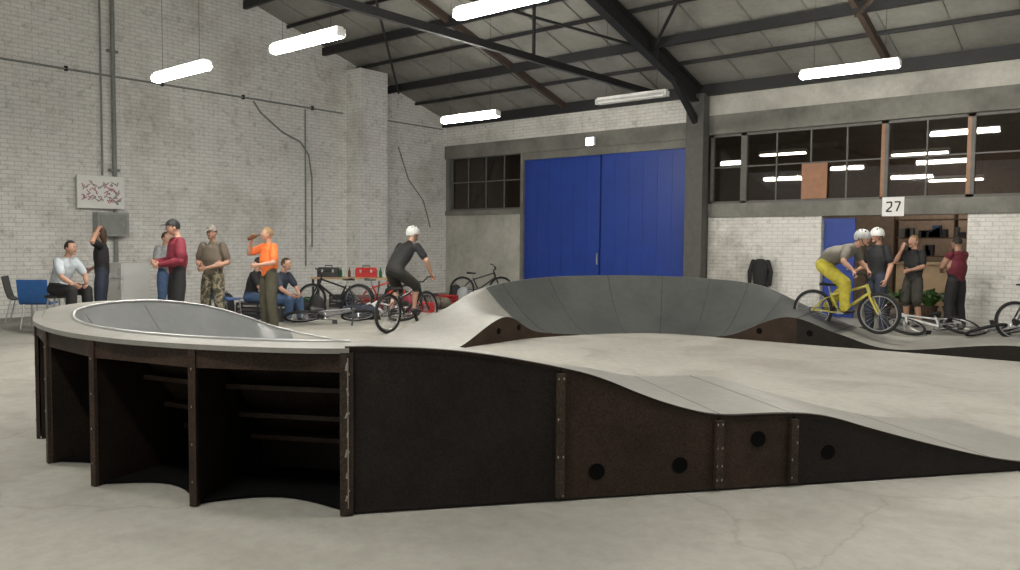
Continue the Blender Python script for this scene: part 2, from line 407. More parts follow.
for x, y, z, on in ((-2.82, 11.1, 4.27, 1), (-4.95, 12.1, 4.05, 1), (-.85, 16.5, 4.1, 1), (-.08, 9.3, 4.28, 1), (5.4, 13, 4.37, 1), (2.26, 15.3, 4.3, 0),
                    (-5.6, 6.3, 4.3, 1), (3.2, 4.6, 4.3, 1), (-2.4, 2.6, 4.3, 1), (6.8, 8, 4.3, 1)):  # this row: unseen fixtures added overhead to brighten the foreground
    lamp(*W(x, y), z, on=bool(on))
M_tube2 = emit('lit_tube_dim', (1., .93, .85), 32.)
lamp(T(9.6), S(-2.5), 3.9, 1.2, top=4.6, m=M_tube2); lamp(T(12.8), S(-2.5), 3.7, 1.2, top=4.6, m=M_tube2); lamp(T(13.2), S(-4.3), 3.2, 1.2, top=4.6, m=M_tube2)
b = MB(); x = T(5.5); b.box(x-.13, x+.13, Y1-.22, Y1-.12, 4.12, 4.34, M_house); b.box(x-.11, x+.11, Y1-.235, Y1-.22, 4.14, 4.32, emit('flood', (1, 1, 1), 25)); b.box(x-.03, x+.03, Y1-.12, Y1-.06, 4.2, 4.25, M_steel); b.obj('floodlight')
# ------------------------------------------------------------------ pump track
track = empty('pump_track')
def interp(x, xs, ys): return float(np.interp(x, xs, ys))
YF = 4.475
fx = [-.93, -.64, -.35, -.06, .30, .55, .80, 1.05, 1.31, 1.58, 1.82, 2.05, 2.41, 2.80, 3.19, 3.45, 3.9, 4.3]
fz = [.96, .95, .93, .885, .81, .745, .63, .54, .475, .478, .475, .453, .34, .23, .13, .075, .02, .012]
def zf(x):
    return sum(interp(x+d, fx, fz) for d in (-.12, -.06, 0, .06, .12))/5
def sstep(t): t = max(0, min(1, t)); return t*t*(3-2*t)
ST_ = []  # ox,oy,oz,ix,iy,iz,p,dk,flag
x = 4.3
while x > -.9:
    zo = zf(x) if x > -.8 else .958; oy = YF+.228*(x+.93); bl = sstep((x+.93)/2.1)
    wd = 1.5
    ST_.append((x, oy, zo, x-.222*wd, oy+.975*wd, zo*bl, 1.8-.8*bl, .2*(1-bl)+.001, 0)); x -= .08
nfront = len(ST_)
rt = [100, 120, 135, 150, 180, 195, 207, 226, 243, 261, 280]
rr = [2.8, 2.83, 2.85, 2.86, 2.72, 2.58, 2.51, 2.54, 2.62, 2.73, 2.89]
zt = [100, 105, 120, 135, 150, 165, 280]; zz = [.27, .32, .47, .76, .9, .94, .95]
def b1(th):
    r = sum(interp(th+d, rt, rr) for d in (-4, 0, 4))/3; z = sum(interp(th+d, zt, zz) for d in (-6, 0, 6))/3
    c, s_ = math.cos(math.radians(th)), math.sin(math.radians(th))
    ri = 1.3
    return (-1.4+r*c, 7.3+r*s_, z, -1.4+ri*c, 7.3+ri*s_, 0, 1.8, .2 if th > 125 else .1, 1 if th > 118 else 0)
th = 280
while th > 105:
    ST_.append(b1(th)); th -= 3
nb1 = len(ST_)
ctrl = [b1(125), (-2.12, 10.0, .32, -1.74, 8.56, 0, 1.5, .1, 0), (-2.05, 11.0, .14, -1.2, 10.2, .01, 1.2, .05, 0), (-1.75, 12.2, .2, -.73, 11.6, .03, 1, .03, 0),
        (-1.1, 13.1, .45, -.08, 12.5, .39, 1.2, .03, 0), (-.45, 13.85, .78, .45, 13.1, .1, 1.6, .03, 1), (.69, 14.7, .93, 1.38, 13.61, 0, 1.8, .03, 1),
        (2.3, 15.1, .96, 2.3, 13.9, 0, 1.8, .03, 1), (3.6, 14.8, .93, 3.05, 13.69, 0, 1.8, .03, 1), (4.44, 14.2, .84, 3.65, 13.25, .05, 1.6, .03, 1), (5.1, 13.7, .52, 4.4, 12.7, .41, 1.2, .03, 1),
        (5.8, 13.25, .2, 5.05, 12.2, .2, 1, .02, 0), (6.5, 12.8, .04, 5.7, 11.75, .03, 1, .02, 0), (7.6, 12.0, .20, 6.9, 10.84, .21, 1, .02, 0), (8.5, 11.2, .03, 7.7, 10.1, .03, 1, .02, 0), (9.2, 10.6, .015, 8.4, 9.5, .015, 1, .02, 0)]
for k in range(1, len(ctrl)-2):
    p0, p1, p2, p3 = [np.array(c) for c in ctrl[k-1:k+3]]
    for i in range(10):
        t = i/10; q = .5*((2*p1)+(-p0+p2)*t+(2*p0-5*p1+4*p2-p3)*t*t+(-p0+3*p1-3*p2+p3)*t**3)
        q = q.tolist(); q[8] = float(p1[8]); q[2] = max(q[2], .012); q[5] = 0. if q[5] < .012 else q[5]; q[7] = max(q[7], .002); q[6] = max(q[6], 1.)
        ST_.append(tuple(q))
K = 14
def zsec(st, w):
    dk = st[7]
    if w <= dk: return st[2]
    return st[5]+(st[2]-st[5])*max(0., 1-(w-dk)/(1-dk))**st[6]
def row(st, dz=0):
    ws = [0]+[st[7]+(1-st[7])*j/(K-1) for j in range(K)]
    return [(st[0]+(st[3]-st[0])*w, st[1]+(st[4]-st[1])*w, max(zsec(st, w)+dz, .004+dz)) for w in ws]
sf = MB()
def strip(mb, rows, mf):
    vs = [p for r in rows for p in r]; L = len(rows[0])
    o = len(mb.v); mb.v += vs
    for i in range(len(rows)-1):
        for j in range(L-1):
            mb.f.append((o+i*L+j, o+(i+1)*L+j, o+(i+1)*L+j+1, o+i*L+j+1)); mb.m.append(mb.mi(mf(i, j)))
rows = [row(s_) for s_ in ST_]
strip(sf, rows, lambda i, j: (M_skate1 if i < nb1 else M_skate) if (ST_[i][8] > .5 and j >= 1) else M_deck)
o = sf.obj('riding_surface', True, 'auto', track)
un = MB(); strip(un, [[(p[0], p[1], max(p[2]-.03, .002)) for p in r] for r in rows], lambda i, j: M_under)
un.obj('surface_underside', True, 'auto', track)
# skirts
sk = MB()
def skirt(i0, i1, side, mf, off=0.):
    for i in range(i0, i1):
        a, c = ST_[i], ST_[i+1]
        k = 0 if side == 'o' else 3
        za, zb_ = a[2 if side == 'o' else 5], c[2 if side == 'o' else 5]
        if max(za, zb_) < .015: continue
        sk.add([(a[k], a[k+1], 0.0), (c[k], c[k+1], 0.0), (c[k], c[k+1], zb_), (a[k], a[k+1], za)], [(0, 1, 2, 3)], mf(i))
iopen1 = nfront+int((280-204)/3)
skirt(iopen1, len(ST_)-1, 'o', lambda i: M_black)
skirt(0, nfront, 'i', lambda i: M_brown)
skirt(nb1, len(ST_)-1, 'i', lambda i: M_brown if ST_[i][3] < 4.5 else M_black)
sk.obj('side_skirts', True, False, track)
# front panels with thickness, trims
fd = V((.975, .222, 0)).normalized(); fn = V((.222, -.975, 0)).normalized()
def FP(x, z, off=0.): return V((x, YF+.228*(x+.93), z))+fn*off
pn = MB()
segs = [(-.93, .30, M_black), (.30, 1.31, M_brown), (1.31, 1.82, M_brown), (1.82, 4.3, M_black)]
def zt_(x): return (zf(x) if x > -.8 else .958)-.012
for xa, xb, m in segs:
    nn = max(4, int((xb-xa)/.06)); xs = [xa+.004+(xb-xa-.008)*i/nn for i in range(nn+1)]
    for q, r_ in zip(xs[:-1], xs[1:]):
        pn.hexa([FP(q, .015, .02), FP(r_, .015, .02), FP(r_, .015, 0), FP(q, .015, 0), FP(q, zt_(q), .02), FP(r_, zt_(r_), .02), FP(r_, zt_(r_), 0), FP(q, zt_(q), 0)], m)
        pn.hexa([FP(q, zt_(q), .03), FP(r_, zt_(r_), .03), FP(r_, zt_(r_), -.01), FP(q, zt_(q), -.01), FP(q, zt_(q)+.016, .03), FP(r_, zt_(r_)+.016, .03), FP(r_, zt_(r_)+.016, -.01), FP(q, zt_(q)+.016, -.01)], M_under)
M_batten = ply_mat('worn_batten', (.028, .019, .013), (.065, .048, .036)); M_chip = mat('worn_pale_edge', (.26, .24, .21), .8, 0, .4, 60)
for x in (.30, 1.31, 1.82):
    z1 = zf(x)-.03
    pn.beam(FP(x, .03, .035), FP(x, z1, .035), .03, .05, M_batten, up=fd)
    for i in range(4):
        z = .06+(z1-.1)*i/3+random.uniform(-.02, .02)
        for dx in (-.016, .016):
            if random.random() < .75: pn.ellip(FP(x+dx, z, .051), fd*.005, V((0, 0, .009)), fn*.003, M_chip, 6, 4)
# corner edge post
pn.beam(FP(-.93, .01, .03), FP(-.93, .93, .03), .035, .05, M_batten, up=fd)
pn.beam(FP(-.91, .05, .048), FP(-.912, .9, .048), .004, .006, M_chip, up=fd)
for i in range(7):
    z = .1+i*.12+random.uniform(-.02, .02); pn.beam(FP(-.915+random.uniform(-.01, .005), z, .049), FP(-.915, z+random.uniform(.02, .05), .049), .004, random.uniform(.006, .012), M_chip, up=fd)
for px_, z in ((.53, .17), (1.06, .18), (1.58, .32), (2.07, .21)):
    c = FP(px_, z, .0225)
    pn.loft([(c, fd*.052, V((0, 0, .052))), (c+fn*.001, fd*.052, V((0, 0, .052)))], M_blackh, 24)
    pn.torus(c, fn, .053, .003, M_under, 24, 6)
pn.obj('front_panels', True, False, track)
# ribs & stringers
rb = MB(); ribs = [280, 261, 243, 226, 207]
M_rib = ply_mat('rib_ply', (.008, .0056, .004), (.019, .013, .0095)); M_str = ply_mat('stringer_ply', (.03, .019, .013), (.062, .042, .03))
M_fascia = ply_mat('fascia_ply', (.027, .016, .011), (.06, .039, .028))
C1 = V((-1.4, 7.3, 0))
def rad(th, ins, z):
    s_ = b1(th); o_ = V((s_[0], s_[1], 0)); d = (C1-o_).normalized(); p = o_+d*ins; p.z = z; return p
def secz(th, ins):
    s_ = b1(th); L = (V((s_[0], s_[1]))-V((s_[3], s_[4]))).length
    return zsec(s_, ins/L)
for th in ribs:
    s_ = b1(th); d = (C1-V((s_[0], s_[1], 0))).normalized(); tg = V((-d.y, d.x, 0))*.014
    insl = [0.01]+[.15*i for i in range(1, 9)]
    for a, c in zip(insl[:-1], insl[1:]):
        za, zb_ = max(secz(th, a)-.035, .01), max(secz(th, c)-.035, .01)
        rb.hexa([rad(th, a, 0)-tg, rad(th, c, 0)-tg, rad(th, c, 0)+tg, rad(th, a, 0)+tg, rad(th, a, za)-tg, rad(th, c, zb_)-tg, rad(th, c, zb_)+tg, rad(th, a, za)+tg], M_rib)
    rb.beam(rad(th, -.012, .005), rad(th, -.012, .93), .045, .025, M_fascia, up=d)
    for i in range(4): rb.ellip(rad(th, -.03, .15+.22*i), tg*.25, d*.003, V((0, 0, .008)), M_chip, 6, 4)
def PP(a, c, tq, ins, z): return rad(a, ins, z).lerp(rad(c, ins, z), tq)
for a, c in zip(ribs[:-1], ribs[1:]):
    for z0, z1 in ((.815, .925),):
        p, q = rad(a, -.012, 0), rad(c, -.012, 0); dd = (C1-p).normalized()*.02
        rb.hexa([p+V((0, 0, z0)), q+V((0, 0, z0)), q+dd+V((0, 0, z0)), p+dd+V((0, 0, z0)), p+V((0, 0, z1)), q+V((0, 0, z1)), q+dd+V((0, 0, z1)), p+dd+V((0, 0, z1))], M_fascia)
    for ins, z in ((.34, .63), (.50, .42), (.66, .24)):
        p0, p1 = rad(a, ins, z), rad(a, ins+.1, z); q0, q1 = rad(c, ins, z), rad(c, ins+.1, z); up = V((0, 0, .03))
        rb.hexa([p0, q0, q1, p1, p0+up, q0+up, q1+up, p1+up], M_str)
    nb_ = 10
    for i in range(nb_):   # black sheet on each bay floor, added to paint in its deep shade
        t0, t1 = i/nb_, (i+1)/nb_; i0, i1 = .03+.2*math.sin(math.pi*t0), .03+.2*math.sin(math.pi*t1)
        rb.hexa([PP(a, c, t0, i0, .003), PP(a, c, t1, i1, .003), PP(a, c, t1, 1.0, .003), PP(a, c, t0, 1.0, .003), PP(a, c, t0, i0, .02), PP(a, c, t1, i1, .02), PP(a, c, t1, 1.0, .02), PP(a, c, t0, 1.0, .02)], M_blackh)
    rb.hexa([PP(a, c, 0, .82, .0), PP(a, c, 1, .82, 0), PP(a, c, 1, .84, 0), PP(a, c, 0, .84, 0), PP(a, c, 0, .82, .24), PP(a, c, 1, .82, .24), PP(a, c, 1, .84, .24), PP(a, c, 0, .84, .24)], M_rib)
for i in range(60):  # deck edging board
    ta, tb = 280-(280-195)*i/60, 280-(280-195)*(i+1)/60
    p, q = rad(ta, -.03, .925), rad(tb, -.03, .925); p2, q2 = rad(ta, .03, .925), rad(tb, .03, .925); up = V((0, 0, .03))
    rb.hexa([p, q, q2, p2, p+up, q+up, q2+up, p2+up], M_deck)
rb.obj('berm_framework', True, False, track)
# rim + seams
rm = MB()
def surfpt(st, w, dz=.006): return V((st[0]+(st[3]-st[0])*w, st[1]+(st[4]-st[1])*w, zsec(st, w)+dz))
rm.tube([surfpt(s_, s_[7], .004) for s_ in ST_[nfront:nb1]], .012, M_metal, 6)
seam = MB(); M_seam = mat('dark_seam', (.03, .031, .032), .7); M_seam2 = mat('deck_joint', (.13, .125, .115), .8)
b2 = [i for i in range(nb1, len(ST_)) if ST_[i][8] > .5]
for i in b2[3::7]:
    st = ST_[i]; seam.tube([surfpt(st, .03+.97*j/12, .0) for j in range(13)], .006, M_seam, 5)
for i in range(nfront+4, nb1-12, 9):
    st = ST_[i]; seam.tube([surfpt(st, .22+.78*j/12, .0) for j in range(13)], .004, M_skate, 5)
for i in (12, 31, 37):
    st = ST_[i]; seam.tube([surfpt(st, .01+.98*j/8, -.001) for j in range(9)], .004, M_seam2, 5)
rm.obj('coping_edge', True, True, track); seam.obj('sheet_seams', True, False, track)
# holes in far side panels
hl = MB()
for (x, y, z) in ((-.2, 12.3, .18), (.12, 12.72, .2), (3.98, 12.95, .16), (4.62, 12.5, .18)):
    best = min(range(nb1, len(ST_)-1), key=lambda i: (ST_[i][3]-x)**2+(ST_[i][4]-y)**2)
    a, c = ST_[best], ST_[best+1]; d = V((c[3]-a[3], c[4]-a[4], 0)).normalized(); nrm = V((d.y, -d.x, 0))
    if nrm.y > 0: nrm = -nrm
    p = V(((a[3]+c[3])/2, (a[4]+c[4])/2, z))+nrm*.006
    hl.loft([(p, d*.05, V((0, 0, .05))), (p+nrm*.001, d*.05, V((0, 0, .05)))], M_blackh, 20)
hl.obj('panel_holes', True, False, track)
# ------------------------------------------------------------------ bicycle
M_tire = mat('rubber', (.015, .015, .015), .8); M_rim = mat('alloy', (.45, .45, .47), .3, .9); M_saddle = mat('saddle', (.02, .02, .02), .5)
def bicycle(x, y, z=0, face=0, lying=False, col=('frame_black', (.02, .02, .02)), R=.33, turn=0, rimc=None):
    b = MB(); F = mat(*col, .35); A = V((0, -.5, R)); B = V((0, .54, R)); rimm = rimc or M_rim
    for c in (A, B):
        ax = (1, 0, 0)
        b.torus(c, ax, R-.027, .028, M_tire, 40, 8); b.torus(c, ax, R-.058, .012, rimm, 40, 6)
        b.tube([c-V((.035, 0, 0)), c+V((.035, 0, 0))], .022, M_rim, 8)
        for i in range(20):
            t = 2*math.pi*i/20; e = V((0, math.cos(t), math.sin(t))); sd = V((.03 if i % 2 else -.03, 0, 0))
            b.tube([c+sd, c+e*(R-.06)], .0022, M_rim, 4)
    BB = V((0, -.07, .30)); ST = V((0, -.22, .62)); HT = V((0, .34, .78)); HB = V((0, .385, .64))
    b.tube([BB, ST], .019, F); b.tube([ST+V((0, .02, -.04)), HT+V((0, 0, -.03))], .019, F); b.tube([BB, HB], .025, F); b.tube([HT, HB], .027, F)
    for sx in (-1, 1):
        b.tube([BB+V((sx*.03, 0, 0)), V((sx*.055, -.3, R-.01)), A+V((sx*.06, 0, 0))], .011, F)
        b.tube([ST+V((sx*.015, 0, -.06)), V((sx*.05, -.34, .5)), A+V((sx*.06, 0, 0))], .009, F)
        b.tube([HB+V((0, .01, -.02)), HB+V((sx*.06, .02, -.05)), B+V((sx*.065, 0, 0))], [.02, .018, .014], F)
    b.tube([ST, ST+V((0, -.03, .1))], .013, M_rim)
    sc = ST+V((0, -.04, .13))
    b.loft([(sc+V((0, -.13, 0)), V((.055, 0, 0)), V((0, 0, .02))), (sc+V((0, -.09, .01)), V((.075, 0, 0)), V((0, 0, .028))), (sc+V((0, 0, 0)), V((.04, 0, 0)), V((0, 0, .022))), (sc+V((0, .12, -.005)), V((.02, 0, 0)), V((0, 0, .015)))], M_saddle, 10)
    b.tube([HT, HT+V((0, -.01, .05)), HT+V((0, .04, .07))], .017, M_steel)
    st = HT+V((0, .04, .07))
    b.tube([st+V((-.37, -.07, .1)), st+V((-.18, -.02, .09)), st+V((-.06, 0, 0)), st+V((.06, 0, 0)), st+V((.18, -.02, .09)), st+V((.37, -.07, .1))], .012, M_steel)
    for sx in (-1, 1):
        b.tube([st+V((sx*.25, -.045, .095)), st+V((sx*.38, -.072, .1))], .017, M_saddle)
    b.torus(BB+V((.045, 0, 0)), (1, 0, 0), .075, .006, M_steel, 24, 5)
    b.tube([BB-V((.06, 0, 0)), BB+V((.06, 0, 0))], .02, M_rim)
    for sx in (-1, 1):
        e = BB+V((sx*.07, sx*.165, 0)); b.tube([BB+V((sx*.06, 0, 0)), e], .011, M_rim)
        b.box(*sorted((e.x+sx*.01, e.x+sx*.1)), e.y-.045, e.y+.045, e.z-.012, e.z+.012, M_steel)
    b.tube([BB+V((.045, 0, .075)), A+V((.045, 0, .04))], .004, M_steel, 4); b.tube([BB+V((.045, 0, -.075)), A+V((.045, 0, -.04))], .004, M_steel, 4)
    b.torus(A+V((.045, 0, 0)), (1, 0, 0), .04, .008, M_steel, 16, 5)
    o = b.obj('bicycle', smooth='auto')
    til = None
    if lying: til = Matrix.Rotation(math.radians(68), 4, 'Y')
    elif turn: til = Matrix.Rotation(math.radians(turn), 4, 'Y')
    place(o, x, y, z+(.03 if lying else 0), face, til); return o
# ------------------------------------------------------------------ people
def remesh(mb, vox):
    me = bpy.data.meshes.new('tmp'); me.from_pydata([tuple(p) for p in mb.v], [], mb.f); me.update()
    o = bpy.data.objects.new('tmp', me); bpy.context.collection.objects.link(o)
    r = o.modifiers.new('r', 'REMESH'); r.mode = 'VOXEL'; r.voxel_size = vox
    s_ = o.modifiers.new('s', 'SMOOTH'); s_.factor = .5; s_.iterations = 3
    dg = bpy.context.evaluated_depsgraph_get(); ev = o.evaluated_get(dg); m2 = ev.to_mesh()
    vs = np.zeros(len(m2.vertices)*3); m2.vertices.foreach_get('co', vs); vs = vs.reshape(-1, 3)
    fs = [tuple(p.vertices) for p in m2.polygons]; ev.to_mesh_clear()
    bpy.data.objects.remove(o); bpy.data.meshes.remove(me)
    return vs, fs
BASE = dict(pel=(0, 0, .97), wai=(0, 0, 1.10), che=(0, .01, 1.30), nek=(0, -.005, 1.475), hed=(0, .03, 1.645),
            shR=(.19, 0, 1.43), shL=(-.19, 0, 1.43), elR=(.27, -.03, 1.14), elL=(-.27, -.03, 1.14), wrR=(.27, .07, .90), wrL=(-.27, .07, .90),
            hiR=(.095, 0, .93), hiL=(-.095, 0, .93), knR=(.13, .03, .50), knL=(-.13, .03, .50), anR=(.15, -.02, .085), anL=(-.15, -.02, .085),
            toR=(.19, .17, .03), toL=(-.19, .17, .03))
def col(name, c, **k): return mat(name, c, .75, 0, .18, 14, **k)
SK = mat('skin_light', (.48, .27, .19), .55, 0, .06); SK2 = mat('skin_tan', (.34, .19, .13), .55, 0, .06)
EW = mat('eye_white', (.8, .8, .78), .3, 0, 0); ED = mat('eye_dark', (.03, .02, .015), .3, 0, 0); LP = mat('lips', (.4, .15, .13), .5, 0, 0)
def person(name, x, y, face, P={}, h=1.78, z0=0, top=None, sleeve='short', pants=None, shorts=False, shoe=None, skin=SK, hair=None, hat=None, hatm=None, bag=1.08, hf=(0, 1, 0), hu=(0, 0, 1), long=False, curl=.9, handdir={}, absolute=False):
    J = {k: V(v) for k, v in {**BASE, **P}.items()}; sc = 1 if absolute else h/1.78
    bd = MB(); dm = M_white; prim = []
    def limb(pts, rs, labels):
        bd.tube(pts, rs, dm, 14, True)
        for i, l in enumerate(labels): prim.append((V(pts[i]), V(pts[i+1]), rs[i], rs[i+1], l))
    sa = (J['shR']-J['shL']).normalized(); ha = (J['hiR']-J['hiL']).normalized(); ma = (sa+ha).normalized()
    def dep(a, ax): return a.cross(ax).normalized()
    s1 = (J['wai']-J['pel']).normalized(); s2 = (J['che']-J['wai']).normalized(); s3 = (J['nek']-J['che']).normalized()
    rg = [(J['pel']-s1*.10, ha*.11, dep(ha, s1)*.085), (J['pel']-s1*.04, ha*.165, dep(ha, s1)*.12), (J['pel']+s1*.03, ha*.17, dep(ha, s1)*.122), (J['wai'], ma*.155*bag, dep(ma, s2)*.112*bag),
          ((J['wai']+J['che'])/2, ma*.168*bag, dep(ma, s2)*.12*bag), (J['che'], sa*.185, dep(sa, s2)*.128), (J['che']+s3*.09, sa*.178, dep(sa, s3)*.112), (J['nek']-s3*.045, sa*.12, dep(sa, s3)*.08), (J['nek']+s3*.01, sa*.06, dep(sa, s3)*.06)]
    bd.loft(rg, dm, 20)
    prim.append((J['pel']+s1*.02, J['wai'], .135, .14, 1)); prim.append((J['wai'], J['che'], .14, .15, 1)); prim.append((J['che'], J['nek']-s3*.03, .15, .075, 1))
    prim.append((J['hiL'], J['hiR'], .115, .115, 2))
    limb([J['nek']-s3*.04, J['nek']+s3*.02, J['hed']], [.062, .055, .052], [0, 0])
    for sd in 'RL':
        sh, el, wr = J['sh'+sd], J['el'+sd], J['wr'+sd]
        slv = {'short': (1, 1, 0, 0), 'long': (1, 1, 1, 1), 'none': (1, 0, 0, 0)}[sleeve]
        e = .018 if sleeve == 'long' else 0
        m1 = sh.lerp(el, .3); m2 = sh.lerp(el, .68); f1 = el.lerp(wr, .35)
        es = .012 if slv[1] else 0
        limb([sh, m1, m2], [.068+e/2, .06+e+es, .057+e+es], [slv[0], slv[1]])
        limb([m2, el, f1, wr-(wr-el).normalized()*.005], [.048+e, .043+e, .045+e, .028+e*.8], [slv[2], slv[3], slv[3]])
        hp, kn, an, to = J['hi'+sd], J['kn'+sd], J['an'+sd], J['to'+sd]
        t1 = hp.lerp(kn, .4); c1 = kn.lerp(an, .3); c2 = kn.lerp(an, .85)
        pb = .016*bag
        limb([hp, t1, kn], [.10, .09+pb, .068+pb*1.2], [2, 2])
        if shorts:
            k2 = kn.lerp(an, .12); bd.tube([kn, k2], [.08, .083], dm, 14); prim.append((kn, k2, .08, .083, 2))
            limb([k2, c1, c2, an], [.054, .06, .038, .036], [0, 0, 0])
        else:
            limb([kn, c1, c2, an], [.068+pb, .068+pb, .052+pb*1.3, .052+pb*1.3], [2, 2, 2])
        fwd = (to-an); fh = V((fwd.x, fwd.y, 0)).normalized(); sid = fh.cross(V((0, 0, 1))).normalized()
        heel = an+V((0, 0, -.045))-fh*.05
        uu = V((0, 0, 1))
        bd.loft([(heel-fh*.015, sid*.025, uu*.025), (heel+fh*.01, sid*.036, uu*.04), (heel.lerp(to, .4)+uu*.01, sid*.042, uu*.045), (heel.lerp(to, .75), sid*.05, uu*.032), (to, sid*.045, uu*.026), (to+fh*.03, sid*.025, uu*.014)], dm, 12)
        prim.append((heel, to+fh*.02, .045, .035, 3)); bd.tube([an+V((0, 0, .01)), heel+fh*.05], [.04, .035], dm, 10); prim.append((an-V((0, 0, .02)), heel, .04, .04, 3))
    vs, fs = remesh(bd, .0155)
    cen = np.array([vs[list(f)].mean(0) for f in fs]); best = np.full(len(fs), 1e9); lab = np.zeros(len(fs), int)
    for p0, p1, r0, r1, l in prim:
        p0, p1 = np.array(p0), np.array(p1); d = p1-p0; t = np.clip(((cen-p0)@d)/max(d@d, 1e-9), 0, 1)
        dist = np.linalg.norm(cen-(p0+t[:, None]*d), axis=1)-(r0+(r1-r0)*t)
        k = dist < best; best[k] = dist[k]; lab[k] = l
    b = MB(); mats = [skin, top, pants, shoe]
    idx = [b.mi(m) for m in mats]
    b.v = [tuple(p) for p in vs]; b.f = list(fs); b.m = [idx[l] for l in lab]
    # head
    f = V(hf).normalized(); u = V(hu).normalized(); f = (f-u*f.dot(u)).normalized(); r = f.cross(u); c = J['hed']
    def L(a, b_, c_): return c+r*a+f*b_+u*c_
    def hd(q):
        k = 1-.30*max(0, -q.z)**1.3; fy = 1 if q.y < 0 else 1-.10*max(0, -q.z)
        yy = q.y*fy*(1 if q.y > 0 else 1+.08*max(0, q.z)-.22*max(0, -q.z))
        return V((q.x*k, yy, q.z))
    b.ellip(c, r*.076, f*.096, u*.118, skin, 20, 14, deform=hd)
    b.loft([(L(0, .085, .025), r*.008, u*.006), (L(0, .102, 0), r*.012, u*.012), (L(0, .110, -.022), r*.016, u*.012), (L(0, .088, -.032), r*.014, u*.008)], skin, 8)
    for sx in (-1, 1):
        b.ellip(L(sx*.076, -.005, -.005), r*.01, f*.022, u*.033, skin, 8, 6)
        b.ellip(L(sx*.031, .083, .012), r*.014, f*.009, u*.008, EW, 8, 6); b.ellip(L(sx*.031, .090, .012), r*.007, f*.004, u*.007, ED, 8, 6)
        b.ellip(L(sx*.032, .088, .032), r*.019, f*.006, u*.004, hair, 8, 6)
    b.ellip(L(0, .085, -.056), r*.025, f*.007, u*.006, LP, 8, 6)
    b.ellip(L(0, .072, -.092), r*.026, f*.02, u*.02, skin, 8, 6)
    b.ellip(c+u*.008-f*.004, r*.084, f*.104, u*.122, hair, 20, 14, cut=lambda q: (q.y > .25 and q.z < .55) or (q.z < (-.55 if long else -.3)) or (q.y > -.1 and q.z < .1), deform=hd)
    if long:
        b.loft([(L(0, -.03, .06), r*.085, f*.08), (L(0, -.05, -.05), r*.09, f*.065), (L(0, -.07, -.14), r*.08, f*.045), (L(0, -.075, -.2), r*.05, f*.025)], hair, 14)
    if hat == 'cap':
        b.ellip(c+u*.035-f*.002, r*.09, f*.108, u*.1, hatm, 20, 12, cut=lambda q: q.z < -.02)
        b.loft([(L(0, .08, .045), r*.075, u*.006), (L(0, .12, .045), r*.07, u*.006), (L(0, .155, .038), r*.055, u*.005), (L(0, .172, .033), r*.03, u*.004)], hatm, 12)
        b.ellip(L(0, 0, .136), r*.01, f*.01, u*.006, hatm, 6, 4)
    if hat == 'helmet':
        b.ellip(c+u*.03-f*.008, r*.108, f*.128, u*.125, hatm, 22, 14, cut=lambda q: q.z < -.12 and not (q.y < -.2 and q.z > -.45))
        b.ellip(c+u*.028-f*.008, r*.1, f*.12, u*.118, M_saddle, 18, 12, cut=lambda q: q.z < -.1 and not (q.y < -.2 and q.z > -.45))
        for sx in (-1, 1):
            b.tube([L(sx*.095, .01, 0), L(sx*.075, .03, -.07), L(0, .05, -.125)], .005, M_saddle, 5)
            for yy in (-.05, .0, .05): b.ellip(L(sx*.055, yy, .128-abs(yy)*.35), r*.012, f*.02, u*.02, M_saddle, 8, 6)
    # hands
    for sd, sg in (('R', 1), ('L', -1)):
        wr, el = J['wr'+sd], J['el'+sd]; d = (wr-el).normalized() if sd not in handdir else V(handdir[sd][0]).normalized()
        n_ = V((-sg, 0, 0)) if sd not in handdir else V(handdir[sd][1]); n_ = (n_-d*n_.dot(d)).normalized(); s_ = d.cross(n_)
        b.loft([(wr-d*.02, s_*.027, n_*.022), (wr+d*.02, s_*.032, n_*.016), (wr+d*.06, s_*.041, n_*.014), (wr+d*.092, s_*.038, n_*.011)], skin, 10)
        ts = 1 if s_.dot(V((0, 1, .3))) > 0 else -1
        for k, (o_, ln) in enumerate(((.03, .072), (.01, .08), (-.01, .075), (-.029, .06))):
            p = wr+d*.088+s_*(o_*ts); cu = curl
            d1 = (d*math.cos(cu*.6)+n_*math.sin(cu*.6)); d2 = (d*math.cos(cu*1.5)+n_*math.sin(cu*1.5)); d3 = (d*math.cos(cu*2.2)+n_*math.sin(cu*2.2))
            q1 = p+d1*ln*.45; q2 = q1+d2*ln*.32; q3 = q2+d3*ln*.23
            b.tube([p-d*.012, q1, q2, q3], [.0095, .009, .008, .0065], skin, 7, True)
        p = wr+d*.025+s_*ts*.028; q1 = p+(d*.6+s_*ts*.7+n_*.3).normalized()*.04; q2 = q1+(d*.8+s_*ts*.15+n_*.6).normalized()*.032
        b.tube([p, q1, q2], [.013, .0105, .008], skin, 7, True)
    if sc != 1: b.v = [(p[0]*sc, p[1]*sc, p[2]*sc) for p in b.v]
    o = b.obj(name, smooth='auto'); place(o, x, y, z0, face); return o
HB_ = mat('brown_hair', (.06, .035, .02), .8); HD = mat('dark_hair', (.02, .015, .012), .8); HG = mat('blond_hair', (.25, .16, .08), .8)
BLK = col('black_cloth', (.012, .012, .013)); DKB = col('dark_denim', (.02, .026, .045)); BLJ = col('blue_jeans', (.045, .085, .17)); RED = col('maroon_hoodie', (.17, .012, .028)); ORG = col('orange_shirt', (.8, .17, .035))
WHT = col('pale_grey_shirt', (.42, .46, .5)); GRY = col('grey_cloth', (.25, .26, .27)); OLV = col('olive_trousers', (.06, .055, .035)); BRN = col('brown_tee', (.10, .08, .06)); MAR = col('maroon_vest', (.12, .012, .024)); YEL = col('yellow_cloth', (.50, .43, .05)); SHO = mat('black_shoe', (.02, .02, .02), .5); SHW = mat('white_shoe', (.6, .6, .58), .5)
